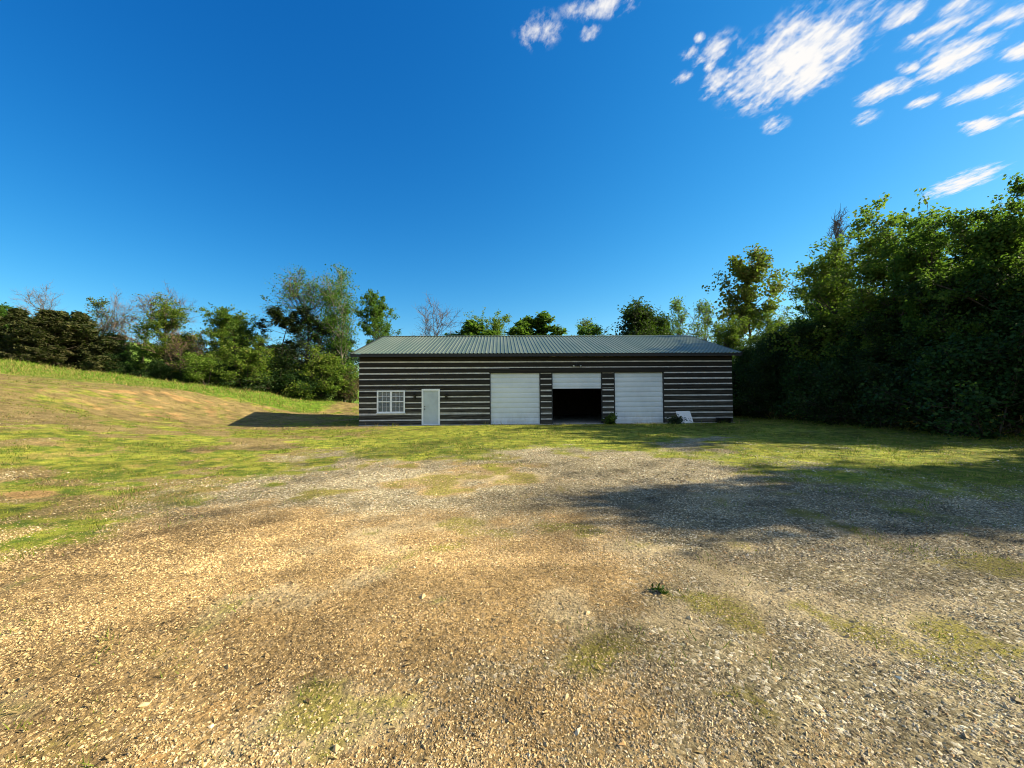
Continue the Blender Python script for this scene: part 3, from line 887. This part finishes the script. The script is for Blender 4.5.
def pick(P, t):
    """points at fraction t along each polyline, with local direction"""
    n = P.shape[1]
    f = np.clip(t * (n - 1), 0, n - 1.001); i = f.astype(int); u = (f - i)[:, None]
    ar = np.arange(len(P))
    a, b_ = P[ar, i], P[ar, i + 1]
    return a * (1 - u) + b_ * u, (b_ - a)

def leaf_quads(C0, size, rng, flat=.0, long=1.0):
    n = len(C0)
    d = rng.normal(size=(n, 3)); d[:, 2] *= (1 - flat); d /= np.linalg.norm(d, axis=1, keepdims=True)
    e = np.cross(d, rng.normal(size=(n, 3)) * np.array([1 - flat, 1 - flat, 1]) + np.array([0, 0, flat])); e /= np.linalg.norm(e, axis=1, keepdims=True) + 1e-9
    s_ = (size * (.6 + .8 * rng.random(n)))[:, None]
    V = np.stack([C0 - d * s_ * .6 * long, C0 + e * s_ * .42, C0 + d * s_ * .6 * long, C0 - e * s_ * .42], 1)
    return V.reshape(-1, 3), np.arange(n * 4).reshape(n, 4)

def grow(seed, H=10., R=2.6, t0=.18, nb=34, ns=7, ntw=5, elev=(.35, 1.1), bend=.05, r0=.14, prof=None, leaves=9000, lsize=.17, lsig=.22, leafm='leaf_mid', barkm='bark',
         stems=1, wob=.06, lop=.35, twr=.007, top=1.0, flat=.0, long=1.0, twig_in_crown=False, sup=.10, twigm='twig'):
    rng = np.random.default_rng(seed)
    tr, fine, anchors = [], [], []
    prof = prof or (lambda t: np.sqrt(np.clip(1 - ((t - .55) / .52) ** 2, .04, 1)))
    for st_ in range(stems):
        lean = rng.normal(0, .05 if stems == 1 else .28, 2)
        Hs = H * top * (1 if st_ == 0 else rng.uniform(.7, .95))
        Tk = curves(np.array([[lean[0] * .5, lean[1] * .5, -.25]]), np.array([[lean[0], lean[1], 1.]]), np.array([Hs]), 10, .10, wob, rng)
        tr.append(tubes(Tk, np.array([r0 / (1 if stems == 1 else 1.6)]), np.array([.012]), 8))
        n1 = nb // stems
        t = t0 + (1 - t0) * np.sort(rng.random(n1)) ** .9 * .985
        az = np.arange(n1) * 2.399 + rng.normal(0, .5, n1)
        lob = 1 + lop * np.sin(az * 2 + rng.random() * 6 + t * 5) + rng.normal(0, lop * .45, n1)
        L = R * prof(t) * np.clip(lob, .35, 1.6)
        el = elev[0] + (elev[1] - elev[0]) * (t - t0) / (1 - t0) + rng.normal(0, .12, n1)
        st, _ = pick(np.repeat(Tk, n1, 0), t)
        d = np.stack([np.cos(az) * np.cos(el), np.sin(az) * np.cos(el), np.sin(el)], -1)
        P1 = curves(st, d, L, 6, bend, wob * 1.6, rng)
        rr = np.clip(r0 * .45 * (1 - t * .75) * np.clip(L / R + .2, .3, 1.1), .014, 1) / (1 if stems == 1 else 1.5)
        tr.append(tubes(P1, rr, rr * .25, 5))
        n2 = n1 * ns
        i = np.repeat(np.arange(n1), ns); s_ = .25 + .75 * rng.random(n2)
        p, dd = pick(P1[i], s_)
        dd = dd / (np.linalg.norm(dd, axis=1, keepdims=True) + 1e-9) + rng.normal(0, .65, (n2, 3)) + np.array([0, 0, sup])
        L2 = L[i] * (.55 - .25 * s_) * rng.uniform(.6, 1.3, n2)
        P2 = curves(p, dd, L2, 4, bend, wob * 2, rng)
        fine.append(tubes(P2, np.full(n2, twr * 1.6), np.full(n2, twr * .7), 3))
        n3 = n2 * ntw
        i = np.repeat(np.arange(n2), ntw); s_ = .2 + .8 * rng.random(n3)
        p, dd = pick(P2[i], s_)
        dd = dd / (np.linalg.norm(dd, axis=1, keepdims=True) + 1e-9) + rng.normal(0, .6, (n3, 3)) + np.array([0, 0, sup])
        L3 = np.clip(L2[i] * .5 * rng.uniform(.5, 1.3, n3), .12, 1.2)
        P3 = curves(p, dd, L3, 3, bend, wob * 2, rng)
        fine.append(tubes(P3, np.full(n3, twr), np.full(n3, twr * .5), 3))
        anchors += [P3[:, 1], P3[:, 2], P2[:, 3]]
    A = np.concatenate(anchors)
    if leaves:
        w_ = .25 + rng.random(len(A)) ** 2 * 1.5                 # some twigs hold many leaves, some few
        c0 = A[rng.choice(len(A), leaves, p=w_ / w_.sum())] + rng.normal(0, lsig, (leaves, 3)) * np.array([1, 1, .8])
        lv = leaf_quads(c0, np.full(leaves, lsize), rng, flat, long)
    if twig_in_crown:
        v, f = join(fine); mats = [M[twigm]]; mi = np.zeros(len(f), int)
        if leaves:
            v2, f2 = lv; mi = np.r_[mi, np.ones(len(f2), int)]; f = np.concatenate([f, f2 + len(v)]); v = np.concatenate([v, v2]); mats.append(M[leafm])
        crown = np_mesh('crown', v, f, 4, mats, None, mi)
    else:
        tr += fine
        crown = np_mesh('crown', *lv, 4, M[leafm])
    v, f = join(tr)
    H = float(np.percentile(lv[0][:, 2], 99.3)) if leaves > 3000 else float(np.percentile(A[:, 2], 99.5))
    return dict(trunk=np_mesh('trunk', v, f, 4, M[barkm], smooth=True), crown=crown, H=H)

cone = lambda t: np.clip(1.03 - t, .05, 1) ** .95
dome = lambda t: np.sqrt(np.clip(1 - ((t - .5) / .56) ** 2, .05, 1))
vase = lambda t: np.clip(.45 + .9 * t - .55 * t ** 4, .1, 1.2)
PT = {
 'broad': grow(1, 10, 2.7, .16, 44, 7, 4, leaves=26000, lsize=.125, lsig=.13),
 'broad2': grow(2, 10, 2.4, .22, 40, 7, 4, leaves=20000, lsize=.12, lsig=.11, lop=.5),
 'tall': grow(3, 12, 2.3, .30, 38, 7, 4, leaves=17000, lsize=.125, lsig=.11, lop=.55, elev=(.3, 1.2)),
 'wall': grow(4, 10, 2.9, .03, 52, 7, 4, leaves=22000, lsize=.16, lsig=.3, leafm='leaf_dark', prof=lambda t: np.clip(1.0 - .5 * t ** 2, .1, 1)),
 'yellow': grow(5, 9, 2.4, .14, 40, 7, 4, leaves=17000, lsize=.12, lsig=.13, leafm='leaf_yellow', lop=.45),
 'gold': grow(6, 14, 2.6, .5, 34, 8, 4, leaves=7500, lsize=.24, lsig=.26, leafm='leaf_gold', lop=.5, elev=(.3, 1.1), r0=.2),
 'airy': grow(33, 14, 5.0, .26, 34, 9, 6, lop=.2, leaves=9000, lsize=.13, lsig=.2, leafm='leaf_mid', prof=vase, elev=(.5, 1.15), r0=.24, wob=.055, twr=.015, twig_in_crown=True),
 'birch': grow(8, 14, 3.6, .22, 30, 8, 5, leaves=11000, lsize=.15, lsig=.28, leafm='leaf_mid', barkm='pale_bark', elev=(.6, 1.15), r0=.2, wob=.08, lop=.5, twr=.012),
 'bare': grow(9, 12, 4.6, .28, 26, 10, 8, leaves=0, prof=vase, elev=(.65, 1.2), r0=.2, wob=.09, twr=.014, twig_in_crown=True),
 'bare2': grow(10, 12, 3.4, .25, 30, 9, 7, leaves=1100, lsize=.13, leafm='leaf_gold', elev=(.7, 1.25), r0=.16, wob=.08, twr=.013, twig_in_crown=True, twigm='red_twig'),
 'pale': grow(11, 12, 2.8, .25, 34, 8, 6, leaves=2600, lsize=.17, leafm='leaf_yellow', elev=(.7, 1.2), r0=.13, wob=.08, twr=.012, twig_in_crown=True),
 'cedar': grow(12, 7.5, 2.3, .03, 70, 7, 5, leaves=15000, lsize=.16, lsig=.12, leafm='leaf_olive', prof=cone, elev=(-.05, .9), bend=.03, long=2.0, lop=.45, r0=.13, flat=.35),
 'cedar2': grow(13, 7.5, 2.5, .03, 64, 7, 5, leaves=14000, lsize=.16, lsig=.17, leafm='leaf_olive', prof=lambda t: np.clip(1.02 - t ** 1.25, .05, 1), elev=(.0, .8), long=2.0, lop=.5, r0=.13, flat=.35),
 'pine': grow(14, 13, 3.2, .35, 24, 10, 6, leaves=12000, lsize=.17, lsig=.13, leafm='leaf_pine', prof=dome, elev=(.0, .55), bend=.02, flat=.7, lop=.55, long=1.9, r0=.18, sup=.0),
 'pine2': grow(15, 11, 2.7, .18, 40, 8, 5, leaves=14000, lsize=.18, lsig=.16, leafm='leaf_mid', prof=lambda t: np.clip(1.05 - t, .08, 1) ** .7, elev=(.2, 1.0), lop=.6, r0=.17, long=1.5),
 'shrub': grow(16, 4, 2.0, .06, 40, 6, 4, leaves=7000, lsize=.15, lsig=.2, leafm='leaf_yellow', stems=4, prof=dome, r0=.07, lop=.4),
 'shrubd': grow(17, 4, 2.2, .02, 40, 6, 4, leaves=9500, lsize=.14, lsig=.24, leafm='leaf_dark', stems=4, prof=lambda t: np.clip(1.0 - .6 * t ** 2, .1, 1), r0=.07, lop=.4),
 'shrubr': grow(18, 5, 2.0, .08, 36, 8, 6, leaves=900, lsize=.12, leafm='leaf_gold', stems=4, prof=dome, r0=.07, twr=.010, twig_in_crown=True, twigm='red_twig', elev=(.6, 1.2)),
 'spire': grow(19, 12, 1.5, .3, 26, 7, 5, leaves=0, elev=(.8, 1.3), r0=.11, wob=.05, twr=.012, twig_in_crown=True),
}
NAME = dict(broad='broadleaf_tree', broad2='broadleaf_tree', tall='broadleaf_tree', wall='broadleaf_tree', yellow='broadleaf_tree', gold='oak_tree', airy='leafing_tree', birch='leafing_tree',
            bare='bare_tree', bare2='bare_tree', pale='leafing_tree', cedar='cedar_tree', cedar2='cedar_tree', pine='pine_tree', pine2='evergreen_tree', shrub='shrub', shrubd='shrub', shrubr='shrub', spire='bare_tree')
CAT = dict(shrub='shrub', shrubd='shrub', shrubr='shrub')
RT = random.Random(5)
def plant(kind, x, y, h, label, group=None, wide=1.0, rot=None, sink=0.0):
    pt = PT[kind]
    o_ = link(NAME[kind], None)
    o_.location = (x, y, float(ground_z(x, y)) - sink)
    s_ = h / pt['H']
    o_.scale = (s_ * wide, s_ * wide, s_)
    o_.rotation_euler = (0, 0, random.Random(int(x * 131 + y * 1777)).uniform(0, 6.28) if rot is None else rot)
    tag(o_, label, CAT.get(kind, 'tree'), group)
    link('trunk', pt['trunk'], o_); link('crown', pt['crown'], o_)
    return o_
def seen(kind, px, top, Y, label, group=None, wide=1.0, rot=None):
    """a tree at depth Y whose tip shows at pixel (px, top)"""
    p = at(px, top, Y)
    return plant(kind, p.x, Y, p.z - float(ground_z(p.x, Y)), label, group, wide * (1.3 if px < 365 else 1.0), rot)

GL = 'trees and shrubs along the top of the hillside'
GB = 'trees showing over the barn roof'
GF = 'trees of the dark forest on the right'
GU = 'dark shrubs at the foot of the forest'
# hillside row, left to right
seen('broad', 6, 303, 38, 'bright green rounded treetop at the far left behind the dark cedars', GL)
for i, (px, tp, Y, kd, lb) in enumerate([
        (54, 322, 34, 'cedar', 'short dark olive cedar in front of the thicket under the bare grey tree'),
        (28, 321, 34, 'cedar2', 'short dark olive cedar in front of the thicket near the left edge'),
        (-18, 318, 34, 'cedar2', 'dark olive cedar cut by the left edge of the picture'),
        (16, 314, 35, 'cedar', 'dark olive cedar below the bright green treetop, leftmost whole cedar'),
        (42, 312, 35.5, 'cedar2', 'dark olive bushy cedar standing under the bare grey tree'),
        (66, 311, 36, 'cedar', 'dark olive cedar just right of the bare grey tree'),
        (88, 318, 36, 'cedar2', 'dark olive cedar with drooping edge, rightmost of the cedar thicket'),
        (105, 338, 36, 'cedar', 'low dark cedar at the right foot of the cedar thicket')]):
    seen(kd, px, tp + (i % 3) * 3 - 4, Y, lb, GL, 1.0)
seen('bare', 43, 285, 44, 'bare grey tree rising behind the dark cedar thicket', GL, .8)
seen('pale', 101, 300, 46, 'thin pale tree with sparse leaves right of the dark cedars', GL)
seen('bare', 119, 293, 46, 'bare grey tree left of the big rounded green tree', GL, .75)
seen('bare2', 141, 291, 44, 'reddish budding tree touching the left side of the big green tree', GL)
seen('bare', 172, 288, 50, 'tall bare tree sticking out above the big green tree', GL, .7)
seen('yellow', 166, 303, 38, 'big bright green tree with full rounded crown beside the reddish tree', GL, 1.05)
seen('broad', 142, 345, 37, 'low dark green tree under the reddish budding tree', GL, 1.0)
seen('shrubr', 190, 330, 38, 'reddish brown bare shrub right of the big green tree', GL, 1.1)
seen('yellow', 216, 311, 40, 'yellow green wide tree right of the reddish brown shrub', GL, 1.05)
seen('broad', 241, 312, 41, 'mid green tree touching the right side of the yellow green tree', GL, 1.1)
seen('shrub', 207, 352, 37, 'light green drooping shrub below the yellow green tree', GL, 1.1)
seen('shrub', 246, 345, 39, 'light olive shrub left of the layered dark pine', GL, 1.0)
seen('shrubd', 228, 362, 38.5, 'dark green shrub between the two light shrubs on the hill', GL, 1.0)
seen('shrubd', 160, 362, 36, 'dark shrub at the foot of the big bright green tree', GL, 1.1)
seen('yellow', 262, 334, 42, 'slim light green young tree left of the layered dark pine', GL, .8)
seen('pine', 279, 310, 44, 'layered dark pine with flat branch plates, the left of two', GL, .95)
seen('pine', 326, 314, 45, 'layered dark pine in front of the pale trunked tree', GL, .75)
seen('airy', 302, 268, 46, 'tall spreading tree with thin new leaves, highest on the hillside', GL, 1.0, rot=1.3)
seen('birch', 346, 274, 47, 'tall leafing tree with pale trunk beside the left end of the barn', GL, .75)
seen('shrubd', 277, 356, 41, 'dark shrub below the left layered pine', GL, 1.1)
seen('shrub', 318, 350, 42, 'bright green loose shrub left of the barn under the tall trees', GL, 1.0)
seen('shrub', 338, 362, 43, 'light green shrub between the bright shrub and the barn', GL, .9)
seen('shrubd', 298, 372, 41.5, 'dark low shrub at the foot of the tall spreading tree', GL, 1.2)
seen('shrubr', 351, 368, 43, 'dark reddish shrub touching the left end wall of the barn', GL, 1.0)
seen('shrubd', 255, 375, 39.5, 'dark low shrub on the crest below the light olive shrub', GL, 1.2)
seen('shrubd', 188, 372, 37, 'dark low shrub on the crest below the reddish brown shrub', GL, 1.2)
seen('pale', 300, 325, 50, 'pale thin leafing tree between the two layered pines', GL)
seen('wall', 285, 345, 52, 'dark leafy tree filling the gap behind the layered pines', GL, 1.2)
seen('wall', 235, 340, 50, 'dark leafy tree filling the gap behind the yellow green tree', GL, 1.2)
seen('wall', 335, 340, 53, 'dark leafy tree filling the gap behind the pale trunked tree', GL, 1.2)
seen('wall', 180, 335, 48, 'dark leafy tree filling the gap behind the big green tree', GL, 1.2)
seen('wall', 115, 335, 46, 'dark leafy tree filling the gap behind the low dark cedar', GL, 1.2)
for i, px in enumerate((118, 134, 152, 172, 186, 203, 219, 236, 252, 268, 284, 302, 318, 334, 349)):
    seen('shrubd', px, 352 + (px - 118) * .10 + (i % 3) * 7, 36.5 + (px - 118) * .030, 'dark shrub in the undergrowth line along the crest of the hillside', 'undergrowth along the crest', .95)
# over the roof
seen('broad2', 386, 297, 50, 'full green tree over the left end of the barn roof', GB, .85)
seen('bare', 434, 299, 54, 'bare grey tree over the roof near its left end', GB, 1.15)
seen('pine2', 472, 321, 52, 'low dark green treetop over the roof right of the bare tree', GB, 1.9)
seen('yellow', 499, 315, 56, 'yellow green treetop over the roof between two dark green ones', GB, 1.1)
seen('pine2', 522, 319, 52, 'dark green treetop over the middle of the roof, left half of a pair', GB, 1.7)
seen('pine2', 540, 316, 53, 'dark green treetop over the middle of the roof, right half of a pair', GB, 1.7)
seen('pale', 592, 320, 56, 'thin pale treetop barely showing over the roof', GB, 1.4)
seen('broad2', 577, 330, 54, 'very low green treetop left of the thin pale treetop over the roof', GB, 1.5)
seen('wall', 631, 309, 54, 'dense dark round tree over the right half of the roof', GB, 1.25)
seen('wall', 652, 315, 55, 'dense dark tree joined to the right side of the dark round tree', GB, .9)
seen('broad2', 668, 318, 54, 'mid green treetop left of the two pale thin trees', GB, .8)
seen('pale', 682, 299, 58, 'pale thin leafing tree over the roof, the left of two', GB, .95)
seen('pale', 708, 301, 58, 'pale thin leafing tree over the roof, the right of two', GB, 1.0)
# right of the barn
seen('gold', 750, 256, 47, 'tall golden leaved oak standing clear above the trees right of the barn', None, 1.1)
GR = 'yellow green trees right of the barn'
seen('yellow', 736, 318, 43, 'yellow green tree at the right end of the roof below the golden oak', GR, 1.1)
seen('yellow', 762, 310, 44, 'yellow green tree right below the golden oak crown', GR, 1.0)
seen('yellow', 722, 330, 47, 'low yellow green tree just behind the right roof corner', GR, 1.0)
seen('broad', 790, 322, 40, 'mid green tree between the golden oak and the tall forest', GR, 1.0)
# the forest: front row
for (x_, y_, px, tp, kd, wd, lb) in [
        (21.0, 15.3, 1012, 200, 'broad', 1.0, 'tall full tree at the right edge of the picture, highest of the forest'),
        (21.2, 18.2, 952, 226, 'broad', 1.0, 'full leafy tree second from the right edge of the picture'),
        (21.2, 20.8, 905, 214, 'yellow', 1.15, 'sunlit yellow green tree in the middle of the forest edge, taller of two'),
        (21.4, 23.8, 868, 244, 'yellow', 1.2, 'sunlit yellow green tree below the bare twiggy treetops, shorter of two'),
        (23.6, 27.2, 838, 262, 'broad2', .9, 'leafy tree on the left slope of the forest outline, taller one'),
        (26.2, 31.0, 820, 290, 'broad', .75, 'leafy tree low on the left slope of the forest outline')]:
    p = at(px, tp, y_)
    plant(kd, x_, y_, p.z, lb, GF, wd)
seen('spire', 836, 216, 29, 'bare twiggy treetop above the forest outline, the left of two', GF, .8)
seen('spire', 853, 207, 30, 'bare twiggy treetop above the forest outline, the right of two', GF, .8)
LF = 'leafy tree deep in the shadow of the dark forest on the right'
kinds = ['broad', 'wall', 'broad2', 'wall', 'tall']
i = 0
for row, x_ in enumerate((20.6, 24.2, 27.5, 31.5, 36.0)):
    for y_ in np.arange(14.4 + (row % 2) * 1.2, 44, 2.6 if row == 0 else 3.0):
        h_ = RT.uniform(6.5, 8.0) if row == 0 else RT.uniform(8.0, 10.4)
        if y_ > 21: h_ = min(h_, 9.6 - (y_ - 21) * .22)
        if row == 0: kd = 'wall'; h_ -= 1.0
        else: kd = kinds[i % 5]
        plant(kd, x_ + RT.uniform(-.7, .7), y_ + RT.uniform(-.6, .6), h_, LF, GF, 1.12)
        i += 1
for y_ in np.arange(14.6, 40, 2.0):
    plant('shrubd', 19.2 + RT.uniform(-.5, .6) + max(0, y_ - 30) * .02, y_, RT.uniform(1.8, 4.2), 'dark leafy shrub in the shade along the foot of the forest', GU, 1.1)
# the forest beside the yard (their shade falls across the gravel)
for (x_, y_, h_, kd) in [(22.0, 6.4, 11.9, 'wall'), (23.2, 7.8, 11.0, 'broad'), (25.5, 6.2, 12.4, 'tall'), (20.8, 5.4, 7.4, 'wall'), (23.0, 5.3, 9.2, 'broad'), (21.0, 8.3, 8.6, 'broad'), (30, 6.9, 12.6, 'broad2'), (24.4, 6.0, 10.2, 'wall'), (27, 7.6, 10.5, 'wall')]:
    plant(kd, x_, y_, h_, 'leafy tree beside the yard, just beyond the right edge of the picture', 'trees beside the yard', .75)
for (x_, y_, h_, kd) in [(21.5, 9.9, 5.6, 'broad2'), (23.5, 11.8, 5.2, 'broad2'), (22.2, 13.0, 5.6, 'broad'), (26.0, 10.6, 6.4, 'wall')]:
    plant(kd, x_, y_, h_, 'low young tree in the forest gap, just beyond the right edge of the picture', 'trees beside the yard', 1.1)

# ------------------------------------------------------------------ small things by the barn
def bush(name, cx, cy, r, h_, leafm, n, seed, label, cat, ls=.07):
    rng = np.random.default_rng(seed)
    r_ = link(name, None); r_.location = (cx, cy, float(ground_z(cx, cy)))
    tag(r_, label, cat)
    az = rng.random(18) * 6.283; el = rng.uniform(.5, 1.4, 18)
    d = np.stack([np.cos(az) * np.cos(el), np.sin(az) * np.cos(el), np.sin(el)], -1)
    P = curves(np.zeros((18, 3)) + rng.normal(0, min(.05, r * .25), (18, 3)) * np.array([1, 1, 0]), d, h_ * rng.uniform(.7, 1.15, 18), 5, -.02, .12, rng)
    P[..., :2] *= min(r / h_, 1.3) * 1.3
    v, f = tubes(P, np.full(18, .010), np.full(18, .004), 4)
    link('stem', np_mesh('stem', v, f, 4, M['twig']), r_)
    A = P[:, 1:].reshape(-1, 3)
    c0 = A[rng.integers(0, len(A), n)] + rng.normal(0, .07 if h_ > .2 else .025, (n, 3)); c0[:, 2] = np.abs(c0[:, 2])
    v, f = leaf_quads(c0, np.full(n, ls), rng, .1, 1.3)
    link('foliage', np_mesh('foliage', v, f, 4, M[leafm]), r_)
    return r_
p = at(611, 424, 23.0); bush('weed_bush', p.x, 22.95, .40, .62, 'leaf_mid', 420, 3, 'small leafy green bush against the log pillar left of the right garage door', 'bush', .10)
p = at(675.5, 424, 22.9); bush('weed_bush', p.x, 22.85, .40, .42, 'leaf_pine', 900, 4, 'low dark bush in front of the left corner of the leaning white board', 'bush', .07)
# leaning white board
p = at(687, 423.5, 23.15)
bo = link('leaning_board', None); bo.location = (p.x, 23.18, .10)
tag(bo, 'blank white board leaning against the log wall right of the garage doors', 'board')
tilt = Matrix.Rotation(radians(16), 4, 'Z') @ Matrix.Rotation(radians(-22), 4, 'X')
b1 = MB(); b1.box(-.52, .52, 0, .018, 0, .80, 0, tilt)
b1.build('panel', M['white_board'], bo)
b1 = MB()
for (xa, za, xb, zb) in ((.24, .16, .34, .22), (.30, .24, .36, .20), (.36, .10, .44, .16), (.20, .34, .26, .31), (.38, .28, .42, .33), (.31, .12, .33, .18), (.02, .5, .05, .51), (-.3, .62, -.26, .63)):
    dxx, dzz = xb - xa, zb - za; L_ = math.hypot(dxx, dzz); ox, oz = -dzz / L_ * .010, dxx / L_ * .010
    b1.add([tilt @ Vector(v) for v in ((xa - ox, -.004, za - oz), (xb - ox, -.004, zb - oz), (xb + ox, -.004, zb + oz), (xa + ox, -.004, za + oz),
                                       (xa - ox, -.0015, za - oz), (xb - ox, -.0015, zb - oz), (xb + ox, -.0015, zb + oz), (xa + ox, -.0015, za + oz))],
           [(0, 1, 2, 3), (4, 7, 6, 5), (0, 4, 5, 1), (1, 5, 6, 2), (2, 6, 7, 3), (3, 7, 4, 0)])
b1.build('scuff_mark', M['scuff'], bo)
# dark tub by the right corner
p = at(724, 423, 23.2)
tb = link('storage_tub', None); tb.location = (p.x, 23.2, .10)
tag(tb, 'low black tub against the log wall near the right corner of the barn', 'tub')
t1 = MB()
def ringbox(mb, hw, hd_, z_, n=20):
    out = []
    for k_ in range(n):
        a_ = 2 * pi * k_ / n; c_, s_ = cos(a_), sin(a_)
        out.append((hw * abs(c_) ** .45 * (1 if c_ > 0 else -1), hd_ * abs(s_) ** .45 * (1 if s_ > 0 else -1), z_))
    return out
rings = [ringbox(t1, .36, .22, 0), ringbox(t1, .40, .25, .30), ringbox(t1, .43, .28, .305), ringbox(t1, .43, .28, .335), ringbox(t1, .385, .235, .335), ringbox(t1, .345, .205, .03)]
vs = [v for r_ in rings for v in r_]
fs = [(i_ * 20 + k_, i_ * 20 + (k_ + 1) % 20, (i_ + 1) * 20 + (k_ + 1) % 20, (i_ + 1) * 20 + k_) for i_ in range(5) for k_ in range(20)]
fs += [tuple(range(20))[::-1], tuple(range(100, 120))]
t1.add(vs, fs); t1.build('shell', M['black_plastic'], tb, True)
for sx in (-1, 1):
    t1 = MB(); t1.tube([(sx * .42, -.08, .27), (sx * .47, -.06, .25), (sx * .47, .06, .25), (sx * .42, .08, .27)], .012, 6)
    t1.build('handle', M['black_plastic'], tb)
# weeds in the gravel
gx, gy = gp(659, 590); bush('weed', gx, gy, .035, .03, 'leaf_dark', 45, 8, 'small dark green weed growing alone in the gravel right of centre', 'weed', .03)
